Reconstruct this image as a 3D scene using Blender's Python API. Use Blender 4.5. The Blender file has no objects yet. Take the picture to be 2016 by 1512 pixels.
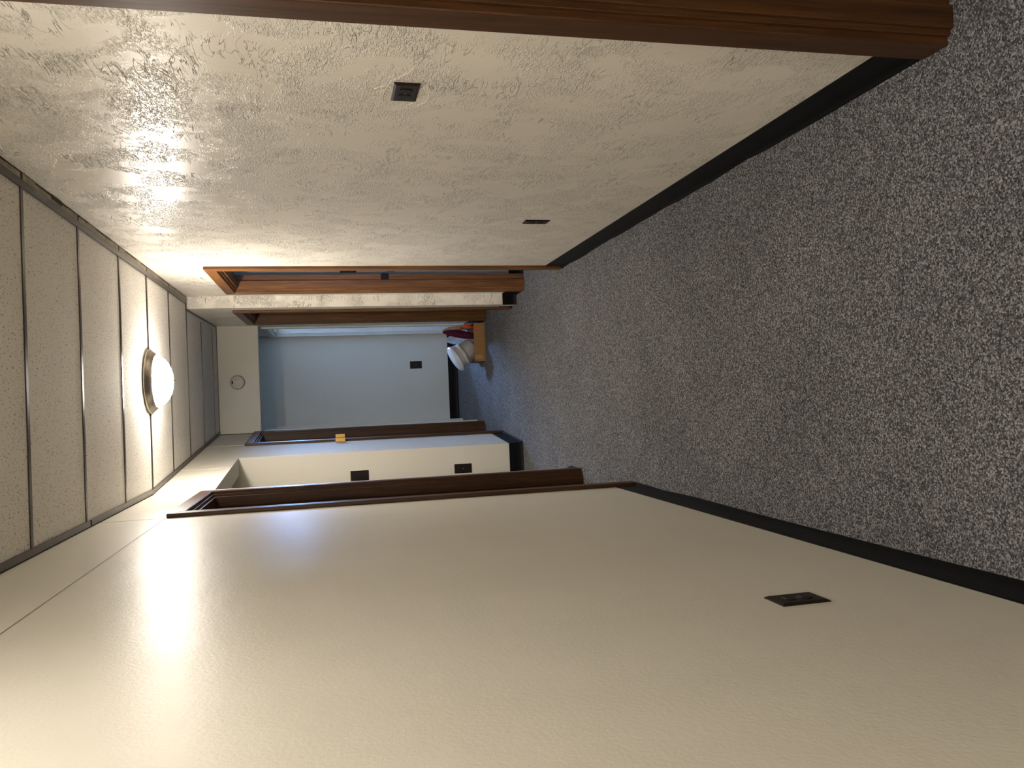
import bpy, bmesh, math, random
from mathutils import Matrix, Vector

random.seed(7)
scene = bpy.context.scene
COL = scene.collection

# ------------------------------------------------------------------ camera
cam_data = bpy.data.cameras.new("camera")
cam = bpy.data.objects.new("camera", cam_data)
COL.objects.link(cam)
cam_data.sensor_fit = 'HORIZONTAL'
cam_data.sensor_width = 36.0
cam_data.lens = 1576.25 / 2016.0 * 36.0
cam_data.clip_start = 0.02
_R = Matrix(((-0.0407653, -0.9990387, 0.0161196),
             (-0.223806, 0.024853, 0.9743168),
             (-0.9737808, 0.0361106, -0.224604)))
_c0, _c1, _c2 = _R.col[0].copy(), -_R.col[1], -_R.col[2]
rot = Matrix((_c0, _c1, _c2)).transposed().to_4x4()
cam.matrix_world = Matrix.Translation((0, 0, 1.5)) @ rot
scene.camera = cam

# ------------------------------------------------------------------ world and exposure
world = bpy.data.worlds.new("dusk_sky")
scene.world = world
world.use_nodes = True
world.node_tree.nodes["Background"].inputs[0].default_value = (0.20, 0.32, 0.62, 1)
world.node_tree.nodes["Background"].inputs[1].default_value = 0.4
vs = scene.view_settings
vs.view_transform = 'Standard'
vs.look = 'None'
vs.gamma = 1.0
vs.use_curve_mapping = False
vs.exposure = 3.05
LAMP = 19.0            # radiance of the glass bowl in view
LAMP_NEAR = 8.0       # and of the one overhead, just out of frame
LAMP_FILL = 52.0       # and of an added fill lamp behind the camera, for ambient light
LAMP_COL = (1.0, 0.915, 0.82)
DAY_FAR = 33.0          # frosted windows in the side rooms
DAY_NEAR = 0.6
DAY_COL = (0.30, 0.52, 1.0)

# ------------------------------------------------------------------ layout numbers (metres)
XL, XR = -0.473, 0.832          # faces of the near corridor walls
XS = 0.743                      # face of the far right wall
ZC = 2.49                       # hung ceiling
TH = 0.11                       # wall thickness
Y_ST = 6.24                     # step in the right wall
Y_BR0, Y_BR1 = 4.93, 6.215      # side passage on the left
Y_HD = 7.86                     # dropped header
Y_END = 9.33
Y_BACK = -4.6
SL = 0.078                      # slant of the far left wall
Y_K = 4.87


def left_x(y):
    return XL if y <= Y_K else XL + SL * (min(y, Y_HD) - Y_K)


def right_x(y):
    return XR if y <= Y_ST else XS + 0.015 * (y - Y_ST)


# ------------------------------------------------------------------ node helpers
def mat(name):
    m = bpy.data.materials.new(name)
    m.use_nodes = True
    nt = m.node_tree
    b = nt.nodes["Principled BSDF"]
    return m, nt, b


def N(nt, t, **kw):
    n = nt.nodes.new(t)
    for k, v in kw.items():
        setattr(n, k, v)
    return n


def coords(nt, scale=(1, 1, 1), rot=(0, 0, 0)):
    tc = N(nt, "ShaderNodeTexCoord")
    mp = N(nt, "ShaderNodeMapping")
    mp.inputs["Scale"].default_value = scale
    mp.inputs["Rotation"].default_value = rot
    nt.links.new(tc.outputs["Object"], mp.inputs["Vector"])
    return mp.outputs["Vector"]


def noise(nt, vec, scale, detail=4, rough=0.5, dist=0.0):
    n = N(nt, "ShaderNodeTexNoise")
    n.inputs["Scale"].default_value = scale
    n.inputs["Detail"].default_value = detail
    n.inputs["Roughness"].default_value = rough
    n.inputs["Distortion"].default_value = dist
    nt.links.new(vec, n.inputs["Vector"])
    return n.outputs["Fac"]


def ramp(nt, fac, stops, interp='LINEAR'):
    r = N(nt, "ShaderNodeValToRGB")
    r.color_ramp.interpolation = interp
    els = r.color_ramp.elements
    while len(els) < len(stops):
        els.new(0.5)
    for e, (p, c) in zip(els, stops):
        e.position = p
        e.color = c if len(c) == 4 else (*c, 1)
    nt.links.new(fac, r.inputs["Fac"])
    return r.outputs["Color"]


def g(v):
    return (v, v, v, 1)


def math_n(nt, op, a, b=None):
    n = N(nt, "ShaderNodeMath", operation=op)
    for i, x in enumerate((a, b)):
        if x is None:
            continue
        if isinstance(x, (int, float)):
            n.inputs[i].default_value = x
        else:
            nt.links.new(x, n.inputs[i])
    return n.outputs[0]


def bump(nt, height, strength, dist, normal=None):
    b = N(nt, "ShaderNodeBump")
    b.inputs["Strength"].default_value = strength
    b.inputs["Distance"].default_value = dist
    nt.links.new(height, b.inputs["Height"])
    if normal is not None:
        nt.links.new(normal, b.inputs["Normal"])
    return b.outputs["Normal"]


def mix_col(nt, fac, a, b):
    n = N(nt, "ShaderNodeMix", data_type='RGBA')
    if isinstance(fac, (int, float)):
        n.inputs[0].default_value = fac
    else:
        nt.links.new(fac, n.inputs[0])
    for i, x in ((6, a), (7, b)):
        if isinstance(x, tuple):
            n.inputs[i].default_value = x if len(x) == 4 else (*x, 1)
        else:
            nt.links.new(x, n.inputs[i])
    return n.outputs[2]


def plain(name, col, rough=0.5, metal=0.0, nscale=0, namp=0.0, spec=0.5):
    m, nt, b = mat(name)
    b.inputs["Roughness"].default_value = rough
    b.inputs["Metallic"].default_value = metal
    b.inputs["Specular IOR Level"].default_value = spec
    v = coords(nt)
    f = noise(nt, v, nscale or 30, 3)
    lo = tuple(c * (1 - namp) for c in col)
    hi = tuple(min(1, c * (1 + namp)) for c in col)
    nt.links.new(ramp(nt, f, [(0.3, lo), (0.7, hi)]), b.inputs["Base Color"])
    return m


# ------------------------------------------------------------------ materials
CREAM = (0.60, 0.555, 0.465)


def make_textured_wall():
    m, nt, b = mat("trowelled_cream_paint")
    v = coords(nt)
    base = ramp(nt, noise(nt, v, 1.7, 3), [(0.1, (0.76, 0.71, 0.615)), (0.9, (0.84, 0.79, 0.695))])  # cream lightened on the right walls, standing in for stronger light there
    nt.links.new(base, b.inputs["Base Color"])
    b.inputs["Roughness"].default_value = 0.32
    b.inputs["Specular IOR Level"].default_value = 0.3
    # patches of stipple left between smooth trowelled areas
    big = noise(nt, v, 5.0, 4, 0.6, 0.4)
    mask = ramp(nt, big, [(0.45, g(0.0)), (0.56, g(1.0))])
    vd = coords(nt, (1, 0.62, 1.5), (0.5, 0, 0))
    stip = ramp(nt, noise(nt, vd, 128, 2, 0.5, 0.8), [(0.47, g(0)), (0.66, g(1))])
    st = math_n(nt, 'MULTIPLY', stip, mask)
    # thin crooked ridges dragged by the trowel
    vr = coords(nt, (1, 0.5, 2.1), (0.75, 0, 0))
    rn = noise(nt, vr, 15, 3, 0.55, 1.2)
    rd = math_n(nt, 'ABSOLUTE', math_n(nt, 'SUBTRACT', rn, 0.5))
    ridge = ramp(nt, rd, [(0.0, g(1)), (0.016, g(0))])
    rm = ramp(nt, noise(nt, v, 7.5, 3), [(0.50, g(0)), (0.60, g(1))])
    rg = math_n(nt, 'MULTIPLY', ridge, rm)
    h = math_n(nt, 'ADD', math_n(nt, 'MULTIPLY', st, 0.6), math_n(nt, 'MULTIPLY', rg, 1.1))
    soft = noise(nt, coords(nt, (1, 1, 0.25)), 9, 3)
    h = math_n(nt, 'ADD', h, math_n(nt, 'MULTIPLY', soft, 0.3))
    nt.links.new(bump(nt, h, 1.0, 0.0045), b.inputs["Normal"])
    return m


def make_smooth_wall(name, lo, hi, rough=0.36):
    m, nt, b = mat(name)
    v = coords(nt)
    f = noise(nt, coords(nt, (1, 1.6, 0.5)), 2.2, 4)
    nt.links.new(ramp(nt, f, [(0.1, lo), (0.9, hi)]), b.inputs["Base Color"])
    r = noise(nt, v, 3.0, 2)
    nt.links.new(ramp(nt, r, [(0.0, g(rough - 0.04)), (1.0, g(rough + 0.07))]), b.inputs["Roughness"])
    b.inputs["Specular IOR Level"].default_value = 0.2
    fine = noise(nt, v, 130, 2, 0.5)
    sweep = noise(nt, coords(nt, (1, 0.5, 2.2)), 5, 2, 0.45, 0.2)
    h = math_n(nt, 'ADD', math_n(nt, 'MULTIPLY', fine, 0.28), math_n(nt, 'MULTIPLY', sweep, 0.4))
    nt.links.new(bump(nt, h, 0.55, 0.003), b.inputs["Normal"])
    return m


def make_wood(name, axis, dark=(0.030, 0.0115, 0.0035), light=(0.084, 0.034, 0.010)):
    m, nt, b = mat(name)
    s = [26, 26, 26]
    s[axis] = 1.3
    v = coords(nt, tuple(s))
    f = noise(nt, v, 1.6, 5, 0.65, 0.7)
    f2 = noise(nt, v, 6.0, 3, 0.6)
    mixf = math_n(nt, 'ADD', math_n(nt, 'MULTIPLY', f, 0.7), math_n(nt, 'MULTIPLY', f2, 0.3))
    col = ramp(nt, mixf, [(0.34, dark), (0.5, tuple((a + c) / 2 for a, c in zip(dark, light))), (0.66, light)])
    # scuffed chips in the varnish
    chip = ramp(nt, noise(nt, coords(nt), 34, 4, 0.7), [(0.735, g(0)), (0.755, g(1))])
    nt.links.new(mix_col(nt, chip, col, (0.36, 0.19, 0.085)), b.inputs["Base Color"])
    b.inputs["Roughness"].default_value = 0.42
    b.inputs["Specular IOR Level"].default_value = 0.3
    nt.links.new(bump(nt, mixf, 0.25, 0.001), b.inputs["Normal"])
    return m


def make_carpet():
    m, nt, b = mat("salt_and_pepper_carpet")
    v = coords(nt)
    vo = N(nt, "ShaderNodeTexVoronoi")
    vo.inputs["Scale"].default_value = 260
    nt.links.new(v, vo.inputs["Vector"])
    sp = N(nt, "ShaderNodeSeparateColor")
    nt.links.new(vo.outputs["Color"], sp.inputs[0])
    f1 = noise(nt, v, 210, 3, 0.65)
    mixv = math_n(nt, 'ADD', math_n(nt, 'MULTIPLY', sp.outputs[0], 0.5), math_n(nt, 'MULTIPLY', f1, 0.5))
    col = ramp(nt, mixv, [(0.27, (0.034, 0.034, 0.037)), (0.44, (0.086, 0.086, 0.091)), (0.58, (0.148, 0.148, 0.151)),
                          (0.76, (0.34, 0.34, 0.335))])
    tone = ramp(nt, noise(nt, v, 2.4, 3), [(0.3, g(0.88)), (0.7, g(1.08))])
    mul = N(nt, "ShaderNodeMix", data_type='RGBA', blend_type='MULTIPLY')
    mul.inputs[0].default_value = 1.0
    nt.links.new(col, mul.inputs[6])
    nt.links.new(tone, mul.inputs[7])
    nt.links.new(mul.outputs[2], b.inputs["Base Color"])
    b.inputs["Roughness"].default_value = 0.95
    b.inputs["Specular IOR Level"].default_value = 0.1
    nt.links.new(bump(nt, mixv, 0.6, 0.004), b.inputs["Normal"])
    return m


def make_tile():
    m, nt, b = mat("fissured_ceiling_tile")
    v = coords(nt, (1, 0.5, 1), (0, 0, 0.3))
    pits = ramp(nt, noise(nt, v, 165, 2, 0.5, 0.6), [(0.60, g(0)), (0.67, g(1))])
    stain = ramp(nt, noise(nt, coords(nt, (0.35, 2.4, 1)), 1.5, 4), [(0.2, (0.79, 0.755, 0.69)), (0.8, (0.86, 0.83, 0.77))])
    nt.links.new(mix_col(nt, pits, stain, (0.40, 0.33, 0.26)), b.inputs["Base Color"])
    b.inputs["Roughness"].default_value = 0.85
    b.inputs["Specular IOR Level"].default_value = 0.2
    grain = noise(nt, v, 210, 2)
    inv = math_n(nt, 'SUBTRACT', math_n(nt, 'MULTIPLY', grain, 0.3), pits)
    nt.links.new(bump(nt, inv, 0.5, 0.002), b.inputs["Normal"])
    return m


M_TEX = make_textured_wall()
M_SM = make_smooth_wall("smooth_cream_paint", (0.66, 0.625, 0.525), (0.72, 0.685, 0.585), 0.38)  # same cream darkened for the left, weaker light put into the colour
M_SM2 = make_smooth_wall("matt_cream_paint", (0.66, 0.625, 0.525), (0.72, 0.685, 0.585), 0.66)
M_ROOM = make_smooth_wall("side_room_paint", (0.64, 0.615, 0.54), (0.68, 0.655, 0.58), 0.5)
M_SIDE = make_smooth_wall("darkened_room_paint", (0.24, 0.225, 0.19), (0.28, 0.265, 0.225), 0.6)  # darkened so less window light bounces out of the side rooms
M_WV = make_wood("stained_wood_upright", 2)
M_WH = make_wood("stained_wood_crosswise", 1)
M_WV2 = make_wood("amber_stained_wood_upright", 2, (0.085, 0.032, 0.009), (0.25, 0.105, 0.030))
M_WH2 = make_wood("amber_stained_wood_crosswise", 1, (0.085, 0.032, 0.009), (0.25, 0.105, 0.030))
M_WV3 = make_wood("mid_stained_wood_upright", 2, (0.06, 0.024, 0.006), (0.17, 0.075, 0.020))
M_WH3 = make_wood("mid_stained_wood_crosswise", 1, (0.045, 0.018, 0.007), (0.12, 0.05, 0.018))
M_WHITE = plain("white_gloss_trim", (0.66, 0.65, 0.60), 0.4, 0, 20, 0.04)
M_CARPET = make_carpet()
M_TILE = make_tile()
M_GRID = plain("tarnished_grid_metal", (0.045, 0.031, 0.025), 0.33, 0.45, 12, 0.25)
M_ANGLE = plain("grimy_beige_angle", (0.40, 0.345, 0.26), 0.6, 0.0, 14, 0.35)
M_GAP = plain("dark_gap", (0.03, 0.018, 0.012), 0.8, 0.0, 30, 0.3)
M_BASE = plain("black_vinyl_cove", (0.0045, 0.0047, 0.0052), 0.45, 0.0, 15, 0.15, 0.12)
M_PLATE = plain("dark_brown_plate", (0.014, 0.0085, 0.007), 0.34, 0.0, 60, 0.25, 0.2)
M_SLOT = plain("black_slots", (0.003, 0.003, 0.003), 0.6, 0.0, 60, 0.1)
M_NICKEL = plain("brushed_nickel", (0.36, 0.32, 0.26), 0.32, 0.9, 80, 0.1)
M_BRASS = plain("brass_yellow", (0.62, 0.38, 0.10), 0.38, 0.35, 60, 0.1)
M_CARD = plain("brown_cardboard", (0.34, 0.185, 0.075), 0.85, 0.0, 40, 0.08, 0.2)
M_DETECT = plain("aged_white_plastic", (0.56, 0.52, 0.45), 0.45, 0.0, 40, 0.03)
M_LINE = plain("moulded_grey_lines", (0.22, 0.19, 0.155), 0.6, 0.0, 40, 0.1)
M_MAROON = plain("maroon_knit", (0.085, 0.008, 0.035), 0.9, 0.0, 120, 0.4, 0.2)
M_ORANGE = plain("orange_plastic", (0.80, 0.085, 0.012), 0.4, 0.0, 30, 0.1)
M_BUCKET = plain("white_tub_plastic", (0.72, 0.72, 0.70), 0.3, 0.0, 15, 0.05)
_b = M_BUCKET.node_tree.nodes["Principled BSDF"]
_b.inputs["Subsurface Weight"].default_value = 0.7
_b.inputs["Subsurface Radius"].default_value = (0.08, 0.09, 0.10)
_b.inputs["Subsurface Scale"].default_value = 1.0
M_PAPER = plain("cream_handle_band", (0.66, 0.65, 0.60), 0.5, 0.0, 30, 0.1)


def film(name, col, alpha, rough=0.2):
    m, nt, b = mat(name)
    v = coords(nt)
    f = noise(nt, v, 25, 4)
    nt.links.new(ramp(nt, f, [(0.3, tuple(c * 0.8 for c in col)), (0.7, col)]), b.inputs["Base Color"])
    b.inputs["Roughness"].default_value = rough
    b.inputs["Alpha"].default_value = alpha
    nt.links.new(bump(nt, f, 0.6, 0.01), b.inputs["Normal"])
    return m


M_FILM = film("crumpled_tan_film", (0.50, 0.36, 0.27), 0.88)
M_CLEAR = film("clear_bluish_plastic", (0.55, 0.62, 0.72), 0.6)


def glow(name, col, strength):
    m, nt, b = mat(name)
    b.inputs["Base Color"].default_value = (0.8, 0.8, 0.8, 1)
    b.inputs["Emission Color"].default_value = (*col, 1)
    b.inputs["Emission Strength"].default_value = strength
    return m


M_GLASS = glow("lit_opal_glass", LAMP_COL, LAMP)
M_GLASS_FILL = glow("lit_opal_glass_fill", LAMP_COL, LAMP_FILL)
M_GLASS_NEAR = glow("lit_opal_glass_near", LAMP_COL, LAMP_NEAR)
M_DAYF = glow("daylit_frosted_pane_far", DAY_COL, DAY_FAR)
M_DAYN = glow("daylit_frosted_pane_near", DAY_COL, DAY_NEAR)


# ------------------------------------------------------------------ mesh helpers
def new_bm():
    return bmesh.new()


def obj(name, bm, material, parent=None, smooth=False, bevel=0.0, seg=2, kind=None):
    bmesh.ops.recalc_face_normals(bm, faces=bm.faces[:])
    me = bpy.data.meshes.new(name)
    bm.to_mesh(me)
    bm.free()
    o = bpy.data.objects.new(name, me)
    COL.objects.link(o)
    me.materials.append(material)
    if smooth:
        for p in me.polygons:
            p.use_smooth = True
    if bevel > 0:
        md = o.modifiers.new("Bevel", 'BEVEL')
        md.width = bevel
        md.segments = seg
        md.limit_method = 'ANGLE'
        md.angle_limit = math.radians(40)
    if parent is not None:
        o.parent = parent
        o.matrix_parent_inverse = Matrix.Identity(4)
        if parent.get("_frame") is None:
            pass
    if kind:
        o["kind"] = kind
    return o


def thing(name, label, cat, loc=(0, 0, 0), rot=(0, 0, 0), group=None, kind=None):
    o = bpy.data.objects.new(name, None)
    o.empty_display_size = 0.1
    COL.objects.link(o)
    o.location = loc
    o.rotation_euler = rot
    o["label"] = label
    o["category"] = cat
    if group:
        o["group"] = group
    if kind:
        o["kind"] = kind
    return o


def tag(o, label, cat, group=None, kind=None):
    o["label"] = label
    o["category"] = cat
    if group:
        o["group"] = group
    if kind:
        o["kind"] = kind
    return o


def box(bm, x0, x1, y0, y1, z0, z1, F=None):
    """axis box, optionally mapped through F(x, y, z) -> world"""
    F = F or (lambda a, b, c: (a, b, c))
    vs_ = [bm.verts.new(F(x, y, z)) for x in (x0, x1) for y in (y0, y1) for z in (z0, z1)]
    for f in ((0, 1, 3, 2), (4, 6, 7, 5), (0, 4, 5, 1), (2, 3, 7, 6), (0, 2, 6, 4), (1, 5, 7, 3)):
        bm.faces.new([vs_[i] for i in f])


def prism(bm, pts, d0, d1, F):
    """polygon pts (a, c) extruded along b from d0 to d1, through F(a, b, c)"""
    A = [bm.verts.new(F(a, d0, c)) for a, c in pts]
    B = [bm.verts.new(F(a, d1, c)) for a, c in pts]
    bm.faces.new(A)
    bm.faces.new(B[::-1])
    n = len(pts)
    for i in range(n):
        bm.faces.new((A[i], A[(i + 1) % n], B[(i + 1) % n], B[i]))


def lathe(bm, prof, seg=48, F=None):
    """profile list of (r, h) revolved about the third axis"""
    F = F or (lambda a, b, c: (a, b, c))
    rings = []
    for r, h in prof:
        if r < 1e-6:
            rings.append([bm.verts.new(F(0, 0, h))])
        else:
            rings.append([bm.verts.new(F(r * math.cos(2 * math.pi * i / seg), r * math.sin(2 * math.pi * i / seg), h))
                          for i in range(seg)])
    for a, b in zip(rings, rings[1:]):
        for i in range(seg):
            j = (i + 1) % seg
            if len(a) == 1 and len(b) == 1:
                continue
            if len(a) == 1:
                bm.faces.new((a[0], b[i], b[j]))
            elif len(b) == 1:
                bm.faces.new((a[i], a[j], b[0]))
            else:
                bm.faces.new((a[i], a[j], b[j], b[i]))


# frames: F(t, n, z): t runs away from the camera along the wall, n goes into the wall
def FR_near(t, n, z):
    return (XR + n, t, z)


def FR_far(t, n, z):
    return (right_x(t) + n, t, z)


def FL_near(t, n, z):
    return (XL - n, t, z)


def FL_far(t, n, z):
    return (left_x(t) - n, t, z)


def wall_run(bm, F, t0, t1, z1, openings, th=TH, z0=0.0):
    """openings (a, b, top[, bottom]) sorted"""
    t = t0
    for op in openings:
        a, b_, top = op[:3]
        bot = op[3] if len(op) > 3 else 0
        if a > t:
            box(bm, t, a, 0, th, z0, z1, F)
        box(bm, a, b_, 0, th, top, z1, F)
        if bot > 0:
            box(bm, a, b_, 0, th, 0, bot, F)
        t = b_
    if t1 > t:
        box(bm, t, t1, 0, th, z0, z1, F)


ZT = 2.56   # walls run up past the hung ceiling

# ------------------------------------------------------------------ setting: walls
D0 = (0.72, 1.645, 2.14)     # right, beside the camera
D1 = (4.985, 5.965, 2.122)   # right, first along
D3 = (3.865, 4.705, 2.148)   # left, first along
D2 = (6.465, 7.515, 2.125)   # right, beyond the step
D4 = (6.965, 7.775, 2.12)    # left, beyond the passage
D6 = (8.22, 9.08, 2.06)      # left, behind the header
D5 = (8.11, 9.21, 2.05)      # right, behind the header

bm = new_bm()
wall_run(bm, FR_near, Y_BACK, Y_ST + 0.001, ZT, [D0, D1])
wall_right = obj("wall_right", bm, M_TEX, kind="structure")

# raised plaster ridges dragged round the sideways outlet
bm = new_bm()


def ridge(bm, pts, w=0.0016, x=XR):
    for (ya, za), (yb, zb) in zip(pts, pts[1:]):
        d = Vector((0, yb - ya, zb - za))
        if d.length < 1e-6:
            continue
        s = Vector((0, -d.z, d.y)).normalized() * w
        a, b_ = Vector((x, ya, za)), Vector((x, yb, zb))
        a -= d * 0.12
        b_ += d * 0.12
        top = Vector((-w * 1.1, 0, 0))
        emb = Vector((0.001, 0, 0))
        V = [bm.verts.new(p) for p in (a + s + emb, a - s + emb, a + top, b_ + s + emb, b_ - s + emb, b_ + top)]
        for f in ((0, 1, 2), (3, 5, 4), (0, 2, 5, 3), (2, 1, 4, 5), (1, 0, 3, 4)):
            bm.faces.new([V[i] for i in f])


ridge(bm, [(2.215, 1.206), (2.17, 1.201), (2.12, 1.203), (2.09, 1.211), (2.085, 1.222)])
ridge(bm, [(2.215, 1.206), (2.235, 1.222)])
ridge(bm, [(2.215, 1.322), (2.18, 1.324), (2.14, 1.322), (2.10, 1.316), (2.07, 1.309), (2.045, 1.29), (2.02, 1.272), (1.99, 1.262)])
ridge(bm, [(2.10, 1.318), (2.115, 1.335), (2.13, 1.35)])
ridge(bm, [(2.20, 1.232), (2.22, 1.238), (2.235, 1.25)], 0.0012)
obj("plaster_ridge", bm, M_TEX, wall_right)

bm = new_bm()
wall_run(bm, FL_near, Y_BACK, Y_K, ZT, [D3])
box(bm, Y_K, Y_BR0, 0, TH, 0, ZT, FL_far)
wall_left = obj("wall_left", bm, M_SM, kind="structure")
# joint between the wall panels and the strip above door height
bm = new_bm()
box(bm, Y_BACK, 3.80, -0.0006, 0.004, 2.2145, 2.2185, FL_near)
box(bm, 3.797, 3.800, -0.0006, 0.004, 2.219, ZC, FL_near)
obj("panel_joint", bm, M_LINE, wall_left)

bm = new_bm()
box(bm, Y_BR0, Y_BR1, 0, 0.13, 2.158, ZT, FL_far)
wall_run(bm, FL_far, Y_BR1, Y_END, ZT, [D4, D6])
box(bm, Y_BR1 - 0.0, Y_BR1 + 0.11, TH, 2.1, 0, ZT, lambda t, n, z: (left_x(t) - n, t, z))
wl2 = obj("wall_left_far", bm, M_SM2, kind="structure")
# paint-filled panel seams above the passage and the far door, and the metal corner bead
bm = new_bm()
box(bm, 5.752, 5.760, -0.002, 0.002, 2.17, ZC - 0.01, FL_far)
box(bm, 6.955, 6.962, -0.002, 0.002, 2.20, ZC - 0.01, FL_far)
box(bm, 4.885, 4.895, -0.0015, 0.002, 2.24, ZC - 0.01, FL_far)
box(bm, Y_BR1 - 0.002, Y_BR1 + 0.002, 0.0, 0.018, 0.115, 2.158, FL_far)
obj("corner_bead", bm, M_SM, wl2)

bm = new_bm()
wall_run(bm, FR_far, Y_ST + 0.0011, Y_END, ZT, [D2, D5])
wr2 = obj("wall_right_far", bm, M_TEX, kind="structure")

bm = new_bm()
WIN_F = (1.10, 1.75, 1.82, 2.40)
Y_WIN = 10.0
box(bm, -2.7, right_x(Y_END) + TH, Y_END, Y_END + TH, 0, ZT)
obj("wall_far", bm, M_ROOM, kind="structure")

bm = new_bm()
box(bm, left_x(Y_HD), right_x(Y_HD), Y_HD, Y_HD + 0.10, 2.12, ZT)
wh = obj("wall_header", bm, M_SM, kind="structure", bevel=0.004)

bm = new_bm()
box(bm, -2.7, 3.1, Y_BACK - TH, Y_BACK, 0, ZT)
obj("wall_back", bm, M_SM, kind="structure")

# shells of the side rooms
bm = new_bm()
box(bm, XR + TH, 1.35, 3.4, 3.5, 0, ZT)
box(bm, 2.55, 3.0, 3.4, 3.5, 0, ZT)
box(bm, 1.35, 2.55, 3.4, 3.5, 0, 1.0)
box(bm, 1.35, 2.55, 3.4, 3.5, 2.0, ZT)
box(bm, XR + TH, 3.0, 5.985, 6.095, 0, ZT)
box(bm, right_x(7.6) + TH + 0.001, 3.0, 7.62, 7.73, 0, ZT)
box(bm, 3.0, 3.1, Y_BACK, 4.0, 0, ZT)
box(bm, 3.0, 3.1, 4.0, 5.3, 0, ZT)
box(bm, 3.0, 3.1, 5.3, Y_WIN, 0, ZT)
box(bm, right_x(Y_END) + 0.0, right_x(Y_END) + TH, Y_END + TH, Y_WIN, 0, ZT)
box(bm, right_x(Y_END), WIN_F[0], Y_WIN, Y_WIN + TH, 0, ZT)
box(bm, WIN_F[1], 3.1, Y_WIN, Y_WIN + TH, 0, ZT)
box(bm, WIN_F[0], WIN_F[1], Y_WIN, Y_WIN + TH, 0, WIN_F[2])
box(bm, WIN_F[0], WIN_F[1], Y_WIN, Y_WIN + TH, WIN_F[3], ZT)
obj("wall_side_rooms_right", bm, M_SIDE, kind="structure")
bm = new_bm()
box(bm, -2.6, XL - TH, 4.82, Y_BR0, 0, ZT)
box(bm, -2.7, -2.6, Y_BACK, Y_END, 0, ZT)
obj("wall_side_rooms_left", bm, M_SM, kind="structure")


def window(name, F, a0, a1, z0, z1, mpane, n0=0.05):
    w = bpy.data.objects.new(name, None)
    COL.objects.link(w)
    w["kind"] = "structure"
    b_ = new_bm()
    for (p, q, r, s) in ((a0, a1, z0, z0 + .04), (a0, a1, z1 - .04, z1), (a0, a0 + .04, z0 + .04, z1 - .04),
                         (a1 - .04, a1, z0 + .04, z1 - .04), ((a0 + a1) / 2 - .015, (a0 + a1) / 2 + .015, z0 + .04, z1 - .04)):
        box(b_, p, q, 0.0, 0.08, r, s, F)
    obj("window_frame", b_, M_WHITE, w)
    b_ = new_bm()
    box(b_, a0 + .02, a1 - .02, n0, n0 + 0.006, z0 + .02, z1 - .02, F)
    obj("pane", b_, mpane, w)


window("window_1", lambda t, n, z: (t, Y_WIN + n, z), *WIN_F, M_DAYF)
window("window_2", lambda t, n, z: (t, 3.5 - n, z), 1.35, 2.55, 1.0, 2.0, M_DAYN)

# floor
bm = new_bm()
box(bm, -2.7, 3.1, Y_BACK - TH, Y_WIN + TH, -0.05, 0.0)
obj("floor", bm, M_CARPET, kind="structure")

# ------------------------------------------------------------------ ceiling
BARS = [-4.13, -3.485, -2.84, -2.195, -1.55, -0.905, -0.26, 0.40, 1.05, 1.70, 2.355, 3.0, 3.63, 4.295, 4.915, 5.56, 6.23, 6.92, 7.56, Y_HD]
bm = new_bm()
box(bm, -2.7, 3.1, Y_BACK - TH, Y_WIN + TH, ZT, ZT + 0.05)
ceil = obj("ceiling", bm, M_TILE, kind="structure")
bm = new_bm()
ys = [Y_BACK] + BARS


def tile_poly(bm, ya, yb, ex=0.0):
    pts = [(left_x(ya) + 0.0005, ya), (right_x(ya + 1e-4) - 0.0005, ya), (right_x(yb - 1e-4) - 0.0005, yb), (left_x(yb) + 0.0005, yb)]
    A = [bm.verts.new((x, y, ZC)) for x, y in pts]
    B = [bm.verts.new((x, y, ZC + 0.016)) for x, y in pts]
    bm.faces.new(A)
    bm.faces.new(B[::-1])
    for i in range(4):
        bm.faces.new((A[i], A[(i + 1) % 4], B[(i + 1) % 4], B[i]))


for ya, yb in zip(ys, ys[1:]):
    if yb - ya > 0.05:
        tile_poly(bm, ya + 0.004, yb - 0.004)
tile_poly(bm, Y_HD + 0.10, Y_END)
obj("tile_panel", bm, M_TILE, ceil)
# tiles over the passage and rooms behind
bm = new_bm()
box(bm, -2.6, XL - 0.12, Y_BR0, Y_BR1 + 0.0, ZC, ZC + 0.016)
obj("tile_panel", bm, M_TILE, ceil)
bm = new_bm()
for i, y in enumerate(BARS[:-1]):
    w = 0.011 if y < 5 else 0.008
    box(bm, left_x(y) + 0.02, right_x(y - 0.01) - 0.04, y - w, y + w, ZC - 0.0045, ZC + 0.012)
box(bm, left_x(Y_HD), right_x(Y_HD), Y_HD - 0.022, Y_HD - 0.001, ZC - 0.006, ZC + 0.01)
obj("grid_bar", bm, M_GRID, ceil)


def strip(bm, fx, offs, segs, z0, z1):
    for ya, yb in segs:
        a = [(fx(ya) + o_, ya) for o_ in offs]
        b_ = [(fx(yb) + o_, yb) for o_ in offs]
        vsn = [bm.verts.new((p[0], p[1], z)) for z in (z0, z1) for p in (a[0], a[1], b_[1], b_[0])]
        for f in ((0, 1, 2, 3), (7, 6, 5, 4), (0, 4, 5, 1), (1, 5, 6, 2), (2, 6, 7, 3), (3, 7, 4, 0)):
            bm.faces.new([vsn[i] for i in f])


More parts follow.
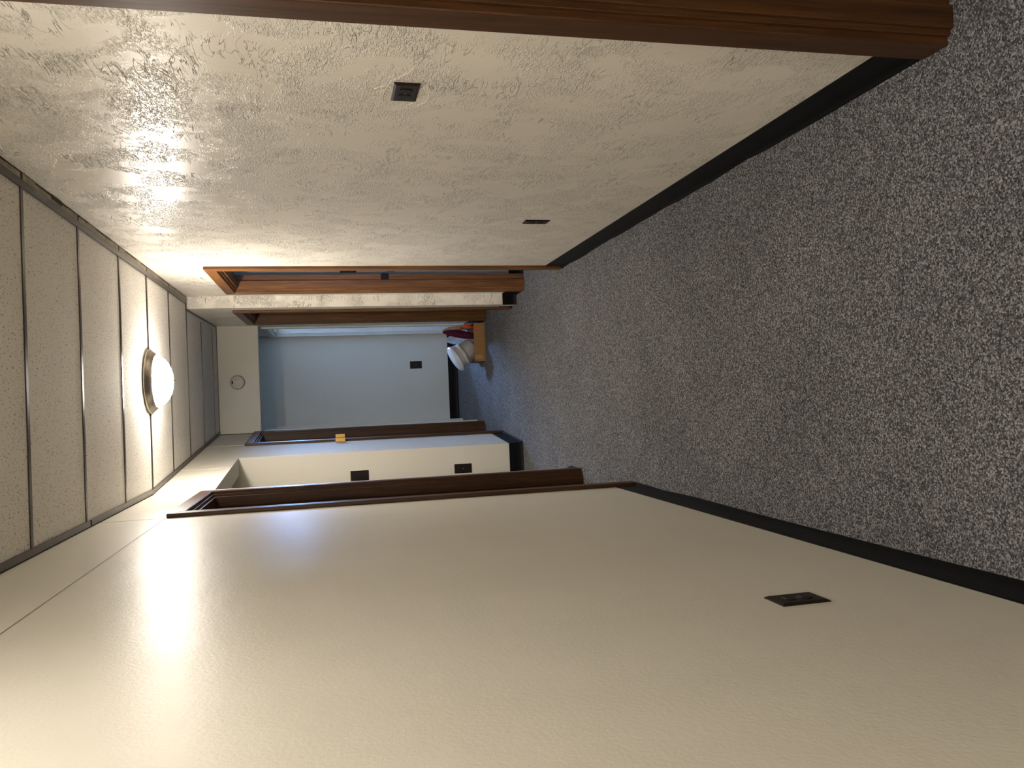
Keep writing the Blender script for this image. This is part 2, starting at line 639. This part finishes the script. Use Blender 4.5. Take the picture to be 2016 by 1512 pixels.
# right edge: grimy angle against the wall, dark runner beside it
bm = new_bm()
rng = random.Random(3)
for ya, yb in zip(BARS, BARS[1:]):
    if ya < Y_ST - 0.02 and yb <= Y_ST:
        n = 5
        for k in range(n):
            y0 = ya + 0.012 + (yb - ya - 0.024) * k / n
            y1 = ya + 0.012 + (yb - ya - 0.024) * (k + 1) / n
            gap = 0.003 + 0.006 * rng.random()
            strip(bm, lambda y: XR, (-0.030, -gap), [(y0, y1)], ZC - 0.006, ZC + 0.004)
t1 = obj("trim_1", bm, M_ANGLE, kind="structure")
bm = new_bm()
strip(bm, lambda y: XR, (-0.055, -0.029), [(Y_BACK, Y_ST)], ZC - 0.009, ZC + 0.002)
obj("runner", bm, M_GRID, t1)
bm = new_bm()
strip(bm, lambda y: XR, (-0.0285, -0.0005), [(Y_BACK, Y_ST)], ZC - 0.003, ZC + 0.001)
box(bm, 0.815, 0.829, 3.30, 3.42, ZC - 0.009, ZC - 0.001)
obj("shadow_gap", bm, M_GAP, t1)
bm = new_bm()
strip(bm, lambda y: right_x(y + 0.01), (-0.012, -0.0005), [(Y_ST, 6.9), (6.9, Y_HD)], ZC - 0.006, ZC + 0.004)
box(bm, XS - 0.012, XR - 0.001, Y_ST - 0.018, Y_ST - 0.001, ZC - 0.006, ZC + 0.004)
t2 = obj("trim_2", bm, M_GRID, kind="structure")
# left edge: dark angle with a black gap behind
bm = new_bm()
strip(bm, left_x, (0.006, 0.030), [(Y_BACK, 3.66), (3.68, Y_K), (Y_K, 5.6), (5.6, Y_HD)], ZC - 0.008, ZC + 0.002)
t3 = obj("trim_3", bm, M_GRID, kind="structure")
bm = new_bm()
strip(bm, left_x, (0.0005, 0.0075), [(Y_BACK, Y_K), (Y_K, Y_HD)], ZC - 0.004, ZC + 0.001)
obj("shadow_gap", bm, M_GAP, t3)


# ------------------------------------------------------------------ doorways
def doorway(name, F, D, W=0.066, proj=0.019, th=TH, stop=(0.012, 0.068), mats=(M_WV, M_WH), wave=0.0):
    a, b_, zt = D
    root = bpy.data.objects.new(name, None)
    COL.objects.link(root)
    root["kind"] = "structure"
    mv, mh = mats
    rv = 0.006  # reveal
    # casings, mitred
    for side in (0, 1):
        bm = new_bm()
        if side == 0:
            pts = [(a + rv - W, 0.0), (a + rv, 0.0), (a + rv, zt - rv), (a + rv - W, zt - rv + W)]
            inner = [(a + rv - 0.016, 0.0), (a + rv - 0.002, 0.0), (a + rv - 0.002, zt - rv), (a + rv - 0.016, zt - rv + 0.014)]
        else:
            pts = [(b_ - rv, 0.0), (b_ - rv + W, 0.0), (b_ - rv + W, zt - rv + W), (b_ - rv, zt - rv)]
            inner = [(b_ - rv + 0.002, 0.0), (b_ - rv + 0.016, 0.0), (b_ - rv + 0.016, zt - rv + 0.014), (b_ - rv + 0.002, zt - rv)]
        prism(bm, pts, -proj, 0.0, F)
        obj("casing", bm, mv, root, bevel=0.004, seg=2)
    bm = new_bm()
    prism(bm, [(a + rv, zt - rv), (b_ - rv, zt - rv), (b_ - rv + W, zt - rv + W), (a + rv - W, zt - rv + W)], -proj, 0.0, F)
    obj("casing", bm, mh, root, bevel=0.004, seg=2)
    # jamb boards lining the opening (15 mm)
    J = 0.015
    for (p, q) in ((a, a + J), (b_ - J, b_)):
        bm = new_bm()
        box(bm, p, q, -0.002, th + 0.002, 0, zt, F)
        obj("jamb", bm, mv, root, bevel=0.0015)
    bm = new_bm()
    box(bm, a + J, b_ - J, -0.002, th + 0.002, zt - J, zt, F)
    obj("jamb", bm, mh, root, bevel=0.0015)
    if stop:
        S = 0.012
        for (p, q) in ((a + J, a + J + S), (b_ - J - S, b_ - J)):
            bm = new_bm()
            box(bm, p, q, stop[0], stop[1], 0, zt - J, F)
            obj("door_stop", bm, mv, root, bevel=0.002)
        bm = new_bm()
        box(bm, a + J + S, b_ - J - S, stop[0], stop[1], zt - J - S, zt - J, F)
        obj("door_stop", bm, mh, root, bevel=0.002)
    return root


d0 = doorway("door_1", FR_near, D0, W=0.085, proj=0.022)
d1 = doorway("door_2", FR_near, D1, mats=(M_WV2, M_WH2))
d2 = doorway("door_3", FR_far, D2, mats=(M_WV3, M_WH3))
d3 = doorway("door_4", FL_near, D3, W=0.072)
d4 = doorway("door_5", FL_far, D4)
d5 = doorway("door_6", FR_far, D5, mats=(M_WHITE, M_WHITE))
d6 = doorway("door_7", FL_far, D6, mats=(M_WHITE, M_WHITE))

# dark strike plate on the far jamb of the first right doorway
bm = new_bm()
box(bm, D1[1] - 0.0165, D1[1] - 0.0148, 0.074, 0.113, 1.03, 1.088, FR_near)
box(bm, D1[1] - 0.022, D1[1] - 0.0148, 0.111, 0.120, 1.034, 1.084, FR_near)
sp = obj("strike_plate", bm, M_PLATE, d1, bevel=0.001)
sp["label"] = "dark metal strike plate"

# ------------------------------------------------------------------ cove baseboards
BH = 0.112
PROF = [(0.0005, 0.0), (-0.017, 0.0), (-0.016, 0.004), (-0.010, 0.012), (-0.006, 0.024), (-0.004, 0.045), (-0.004, BH - 0.003), (-0.002, BH), (0.0005, BH)]


def cove(bm, F, t0, t1, nseg=1, wob=0.0, rnd=None):
    prev = None
    for k in range(nseg + 1):
        t = t0 + (t1 - t0) * k / nseg
        w = 1 + (wob * (rnd.random() - 0.5) if rnd else 0)
        ring = [bm.verts.new(F(t, n * (w if z < 0.02 else 1), z)) for n, z in PROF]
        if prev:
            for i in range(len(ring)):
                j = (i + 1) % len(ring)
                bm.faces.new((prev[i], prev[j], ring[j], ring[i]))
        else:
            bm.faces.new(ring)
        prev = ring
    bm.faces.new(prev[::-1])


rnd = random.Random(5)
bm = new_bm()
cove(bm, FR_near, D0[1] + 0.08, D1[0] - 0.062, 22, 0.5, rnd)
cove(bm, FR_near, Y_BACK, D0[0] - 0.08)
obj("baseboard_right", bm, M_BASE, kind="structure", smooth=False)
bm = new_bm()
cove(bm, FR_near, D1[1] + 0.061, Y_ST - 0.001)
cove(bm, lambda t, n, z: (t, Y_ST + n, z), XS - 0.004, XR - 0.004)
cove(bm, FR_far, Y_ST - 0.004, D2[0] - 0.061)
cove(bm, FR_far, D2[1] + 0.061, D5[0] - 0.061)
obj("baseboard_right_far", bm, M_BASE, kind="structure")
bm = new_bm()
cove(bm, FL_near, Y_BACK, D3[0] - 0.067, 26, 0.5, rnd)
obj("baseboard_left", bm, M_BASE, kind="structure")
bm = new_bm()
cove(bm, FL_near, D3[1] + 0.067, Y_BR0 + 0.0)
cove(bm, lambda t, n, z: (t, Y_BR0 - n, z), -2.6, XL + 0.004)
cove(bm, lambda t, n, z: (t, Y_BR1 + n, z), -2.6, left_x(Y_BR1) + 0.004)
cove(bm, FL_far, Y_BR1 - 0.004, D4[0] - 0.061)
obj("baseboard_left_far", bm, M_BASE, kind="structure")
bm = new_bm()
cove(bm, lambda t, n, z: (t, Y_END + n, z), left_x(Y_END) + 0.001, right_x(Y_END) - 0.03)
obj("baseboard_far", bm, M_BASE, kind="structure")
bm = new_bm()
cove(bm, lambda t, n, z: (t, 5.985 + n, z), XR + TH + 0.003, 3.0)
obj("baseboard_side_room", bm, M_BASE, kind="structure")


# ------------------------------------------------------------------ electrical plates
def outlet(label, F, t, z, w, h, sideways=False, kind='outlet', ribbed=False, group=None, name=None):
    """F(t, n, z) wall frame; plate w along the wall, h high; n negative sticks out"""
    base = Vector(F(t, 0, z))
    ex = (Vector(F(t + 0.01, 0, z)) - base).normalized()
    en = (Vector(F(t, 0.01, z)) - base).normalized()
    r = thing(name or ("wall_outlet" if kind == 'outlet' else "wall_switch"), label,
              "outlet" if kind == 'outlet' else "switch plate", base, group=group)

    def L(a, n, c):
        p = ex * a + en * n
        return (p.x, p.y, c)
    bm = new_bm()
    # pillow plate: outer ring, raised inner face
    d = 0.0055
    i_ = 0.007
    o4 = [(-w / 2, -h / 2), (w / 2, -h / 2), (w / 2, h / 2), (-w / 2, h / 2)]
    i4 = [(-w / 2 + i_, -h / 2 + i_), (w / 2 - i_, -h / 2 + i_), (w / 2 - i_, h / 2 - i_), (-w / 2 + i_, h / 2 - i_)]
    R0 = [bm.verts.new(L(a, 0.0003, c)) for a, c in o4]
    R1 = [bm.verts.new(L(a, -0.002, c)) for a, c in o4]
    R2 = [bm.verts.new(L(a, -d, c)) for a, c in i4]
    for A, B in ((R0, R1), (R1, R2)):
        for i in range(4):
            bm.faces.new((A[i], A[(i + 1) % 4], B[(i + 1) % 4], B[i]))
    bm.faces.new(R2)
    bm.faces.new(R0[::-1])
    if ribbed:
        for sgn in (-1, 1):
            for k in range(5):
                c = sgn * (h / 2 - 0.009 - k * 0.0024)
                box(bm, -w / 2 + 0.009, w / 2 - 0.009, -d - 0.0009, -d + 0.0003, c - 0.0006, c + 0.0006, L)
    obj("plate", bm, M_PLATE, r, bevel=0.0006)
    if kind == 'outlet':
        for s in (-1, 1):
            o_ = 0.0195 * s
            ca, cz = (o_, 0) if sideways else (0, o_)
            bm = new_bm()
            pts = []
            for k in range(24):
                u = 2 * math.pi * k / 24
                pa, pc = 0.0165 * math.cos(u), 0.0165 * math.sin(u)
                if sideways:
                    pa = max(-0.0125, min(0.0125, pa))
                else:
                    pc = max(-0.0125, min(0.0125, pc))
                pts.append((ca + pa, cz + pc))
            prism(bm, pts, -d - 0.0022, -d + 0.001, L)
            rc = obj("receptacle", bm, M_PLATE, r, bevel=0.0005)
            bm = new_bm()
            for q in (-1, 1):
                if sideways:
                    box(bm, ca - 0.004, ca + 0.004, -d - 0.0025, -d - 0.002, cz + q * 0.006 - 0.001, cz + q * 0.006 + 0.001, L)
                else:
                    box(bm, ca + q * 0.006 - 0.001, ca + q * 0.006 + 0.001, -d - 0.0025, -d - 0.002, cz - 0.002, cz + 0.006, L)
            if sideways:
                box(bm, ca + 0.006, ca + 0.010, -d - 0.0025, -d - 0.002, cz - 0.002, cz + 0.002, L)
            else:
                box(bm, ca - 0.002, ca + 0.002, -d - 0.0025, -d - 0.002, cz - 0.010, cz - 0.006, L)
            so = obj("slot", bm, M_SLOT, rc)
        bm = new_bm()
        lathe(bm, [(0.003, 0), (0.003, 0.0012), (0.0, 0.0016)], 12, lambda a, b_, c: L(a, -d - c, b_))
        obj("screw", bm, M_NICKEL, r)
    else:
        for s in ((-1, 1) if kind == 'two' else (0,)):
            bm = new_bm()
            c0 = s * 0.023
            prism(bm, [(c0 - 0.005, -0.011), (c0 + 0.005, -0.011), (c0 + 0.005, 0.011), (c0 - 0.005, 0.011)], -d - 0.001, -d + 0.001, L)
            A = [bm.verts.new(L(c0 + a, -d - n, c)) for a, n, c in
                 ((-0.0035, 0.0, -0.004), (0.0035, 0.0, -0.004), (0.0035, 0.0, 0.006), (-0.0035, 0.0, 0.006),
                  (-0.003, 0.010, 0.004), (0.003, 0.010, 0.004), (0.003, 0.010, 0.009), (-0.003, 0.010, 0.009))]
            for f in ((0, 1, 5, 4), (1, 2, 6, 5), (2, 3, 7, 6), (3, 0, 4, 7), (4, 5, 6, 7)):
                bm.faces.new([A[i] for i in f])
            obj("toggle", bm, M_PLATE, r)
            for zz in (-0.03, 0.03):
                bm = new_bm()
                box(bm, c0 - 0.002, c0 + 0.002, -d - 0.0008, -d, zz - 0.002, zz + 0.002, L)
                obj("screw", bm, M_PLATE, r)
    return r


outlet("sideways dark brown ribbed outlet with cracked plaster around it on textured wall", FR_near, 2.143, 1.268, 0.125, 0.070, True, ribbed=True)
outlet("dark outlet seen nearly edge-on low on the textured wall above the black base", FR_near, 3.682, 0.501, 0.072, 0.120)
outlet("large dark outlet low on the smooth wall, nearest to the viewer", FL_near, 1.592, 0.508, 0.080, 0.116)
FB = lambda t, n, z: (t, Y_BR1 + n, z)
outlet("dark switch plate high on the passage wall behind the dark door frame", FB, -0.575, 1.285, 0.125, 0.137, kind='two')
outlet("dark outlet below the switch plate on the passage wall, above black base", FB, -0.544, 0.488, 0.073, 0.137)
FE = lambda t, n, z: (t, Y_END + n, z)
outlet("black outlet on the bluish far end wall", FE, 0.418, 0.487, 0.086, 0.138)
outlet("black switch plate on blue-lit wall seen through first right doorway", lambda t, n, z: (t, 5.985 + n, z), 1.000, 1.322, 0.076, 0.118, kind='one')

# ------------------------------------------------------------------ brass latch keeper by the far left doorway
kx, ky = left_x(6.90), 6.90
lk = thing("latch_keeper", "small brass-yellow latch keeper on far left door frame edge", "latch", (kx, ky, 1.41))
bm = new_bm()
box(bm, -0.001, 0.034, -0.040, -0.006, -0.040, 0.040)
obj("base_block", bm, M_BRASS, lk, bevel=0.002)
bm = new_bm()
box(bm, 0.037, 0.060, -0.040, 0.010, -0.038, 0.038)
box(bm, 0.033, 0.038, -0.036, 0.006, -0.038, -0.030)
box(bm, 0.033, 0.038, -0.036, 0.006, 0.030, 0.038)
obj("cover", bm, M_BRASS, lk, bevel=0.002)
bm = new_bm()
box(bm, 0.0335, 0.0375, -0.034, 0.0, -0.029, 0.029)
obj("slot", bm, M_SLOT, lk)


# ------------------------------------------------------------------ ceiling lamps
def dome_lamp(loc, label, glass):
    r = thing("ceiling_light", label, "ceiling light", loc, group=None)
    bm = new_bm()
    lathe(bm, [(0.0, 0.0), (0.183, 0.0), (0.185, -0.004), (0.183, -0.010), (0.176, -0.013), (0.173, -0.020), (0.168, -0.023),
               (0.165, -0.030), (0.159, -0.033), (0.155, -0.040), (0.150, -0.042), (0.146, -0.038), (0.146, -0.012), (0.0, -0.012)], 64)
    obj("base_ring", bm, M_NICKEL, r, smooth=False, bevel=0)
    for p in r.children[0].data.polygons:
        p.use_smooth = True
    bm = new_bm()
    prof = []
    for k in range(15):
        u = math.pi / 2 * k / 14
        prof.append((0.145 * math.cos(u), -0.036 - 0.088 * math.sin(u)))
    lathe(bm, prof, 64)
    obj("glass_bowl", bm, glass, r, smooth=True)
    bm = new_bm()
    lathe(bm, [(0.009, -0.122), (0.010, -0.128), (0.006, -0.133), (0.0, -0.135)], 20)
    obj("finial", bm, M_NICKEL, r, smooth=True)
    return r


dome_lamp((0.172, 4.915, ZC - 0.004), "glowing domed ceiling light with brushed metal ring on the tiled ceiling", M_GLASS)
dome_lamp((0.16, 1.05, ZC - 0.004), "domed ceiling light overhead beside the near right door frame, out of the picture", M_GLASS_NEAR)
dome_lamp((0.10, -2.60, ZC - 0.004), "added domed fill lamp behind the viewer, for ambient light", M_GLASS_FILL)

# ------------------------------------------------------------------ smoke detector
sd = thing("smoke_detector", "round off-white smoke detector on the header wall", "smoke detector", (0.240, Y_HD, 2.315))
FD = lambda a, b_, c: (a, -c, b_)
bm = new_bm()
lathe(bm, [(0.0, -0.001), (0.066, -0.001), (0.067, 0.006), (0.065, 0.010), (0.062, 0.011)], 48, FD)
obj("mounting_plate", bm, M_LINE, sd, smooth=False)
bm = new_bm()
lathe(bm, [(0.063, 0.008), (0.063, 0.022), (0.058, 0.029), (0.048, 0.032), (0.0, 0.033)], 48, FD)
obj("cover", bm, M_DETECT, sd, smooth=False)
bm = new_bm()
box(bm, -0.015, 0.014, -0.0345, -0.031, 0.037, 0.050)
obj("sounder_opening", bm, M_SLOT, sd)
for x0_, x1_, z0_, z1_ in ((-0.0275, -0.0245, -0.030, 0.034), (0.0285, 0.0315, -0.030, 0.003), (0.024, 0.033, 0.004, 0.020),
                           (-0.007, -0.005, 0.002, 0.026)):
    bm = new_bm()
    box(bm, x0_, x1_, -0.0344, -0.031, z0_, z1_)
    obj("moulded_line", bm, M_LINE, sd)

# ------------------------------------------------------------------ cardboard tray and what stands in it
BX0, BX1, BY0, BY1, BHH = 0.358, 0.728, 7.59, 7.96, 0.108
tray = thing("cardboard_box", "low open cardboard box on carpet beside far right door frame", "box", ((BX0 + BX1) / 2, (BY0 + BY1) / 2, 0))
w2, d2_ = (BX1 - BX0) / 2, (BY1 - BY0) / 2
bm = new_bm()
box(bm, -w2, w2, -d2_, d2_, 0.0005, 0.004)
box(bm, -w2, w2, -d2_, -d2_ + 0.004, 0.004, BHH)
box(bm, -w2, w2, d2_ - 0.004, d2_, 0.004, BHH)
box(bm, -w2, -w2 + 0.004, -d2_ + 0.004, d2_ - 0.004, 0.004, BHH)
box(bm, w2 - 0.004, w2, -d2_ + 0.004, d2_ - 0.004, 0.004, BHH)
obj("tray", bm, M_CARD, tray)
bm = new_bm()
box(bm, 0.128, 0.146, -d2_ - 0.0008, -d2_ + 0.001, 0.055, 0.075)
mk = obj("printed_mark", bm, M_ORANGE, tray)
mk["label"] = "small orange printed mark"
bm = new_bm()
box(bm, -w2 + 0.02, -w2 + 0.06, -d2_ - 0.0008, -d2_ + 0.001, 0.03, 0.1)
obj("tape", bm, plain("pale_box_tape", (0.40, 0.24, 0.12), 0.5, 0, 30, 0.05), tray)

# white lidded tub leaning to the left
tub = thing("plastic_tub", "white plastic tub with rim leaning out of the cardboard box", "tub", (0.500, 7.745, 0.095), (math.radians(4), math.radians(-31), 0))
bm = new_bm()
lathe(bm, [(0.0, 0.0), (0.094, 0.0), (0.101, 0.006), (0.119, 0.175), (0.122, 0.181), (0.122, 0.196), (0.0, 0.196)], 56)
obj("body", bm, M_BUCKET, tub, smooth=False)
for p in tub.children[0].data.polygons:
    p.use_smooth = abs(p.normal.z) < 0.7
bm = new_bm()
lathe(bm, [(0.119, 0.192), (0.130, 0.193), (0.134, 0.201), (0.133, 0.212), (0.127, 0.220), (0.114, 0.226), (0.06, 0.232), (0.0, 0.234)], 56)
obj("rim_lid", bm, M_BUCKET, tub, smooth=True)
bm = new_bm()
# creased band round the upper body
for k in range(26):
    u0 = -2.6 + 2.2 * k / 26
    u1 = -2.6 + 2.2 * (k + 1) / 26
    r0 = 0.1195 + 0.002 * math.sin(9 * u0)
    r1 = 0.1195 + 0.002 * math.sin(9 * u1)
    for zz0, zz1 in ((0.112, 0.150),):
        V = [bm.verts.new((r * math.cos(u), r * math.sin(u), z)) for (r, u, z) in
             ((r0 - .004, u0, zz0), (r1 - .004, u1, zz0), (r1, u1, zz1), (r0, u0, zz1))]
        bm.faces.new(V)
md = obj("creased_band", bm, M_PAPER, tub, smooth=True)
sm = md.modifiers.new("Solidify", 'SOLIDIFY')
sm.thickness = 0.002


def blob(name, label, cat, loc, size, material, seed, amp=0.12, rot=(0, 0, 0), freq=2.2, sub=4, flat_bottom=True):
    """soft crumpled bundle: an icosphere pushed about by layered sines"""
    bm = new_bm()
    bmesh.ops.create_icosphere(bm, subdivisions=sub, radius=1.0)
    r_ = random.Random(seed)
    waves = [(Vector((r_.uniform(-1, 1), r_.uniform(-1, 1), r_.uniform(-1, 1))).normalized() * freq * (1 + 0.9 * i), r_.uniform(0, 6.28),
              amp / (1 + 0.7 * i)) for i in range(6)]
    for v in bm.verts:
        d = v.co.copy()
        s = 1 + sum(a * math.sin(w.dot(d) * 2 + p) for w, p, a in waves)
        v.co = Vector((d.x * s * size[0], d.y * s * size[1], d.z * s * size[2]))
    o = obj(name, bm, material, smooth=True)
    o.location = loc
    o.rotation_euler = rot
    return tag(o, label, cat)


blob("folded_cloth", "maroon cloth bundle standing upright between tub and tan bag", "cloth", (0.629, 7.695, 0.225), (0.036, 0.068, 0.172), M_MAROON, 11, 0.05,
     (0, math.radians(9), 0), 1.6)
bag = blob("plastic_bag", "crumpled tan translucent bag beside the maroon bundle in the box", "bag", (0.697, 7.76, 0.215), (0.021, 0.075, 0.145), M_FILM, 4, 0.14,
     (0, math.radians(-4), 0), 2.6)
blob("clear_container", "clear bluish plastic container between maroon bundle and white tub", "container", (0.590, 7.85, 0.19), (0.050, 0.045, 0.16), M_CLEAR, 8, 0.06,
     (0, math.radians(-3), 0), 1.4)
blob("orange_pouch", "bright orange plastic pouch low beside the tan bag", "pouch", (0.700, 7.645, 0.150), (0.018, 0.020, 0.048), M_ORANGE, 21, 0.16, (0, math.radians(12), 0), 2.2, 3)
cap = blob("printed_patch", "", "", (-0.006, -0.070, 0.010), (0.014, 0.014, 0.019), M_ORANGE, 5, 0.08, (0, 0, 0), 1.5, 3)
del cap["label"], cap["category"]
cap.parent = bag
cap["label"] = "orange printed patch"
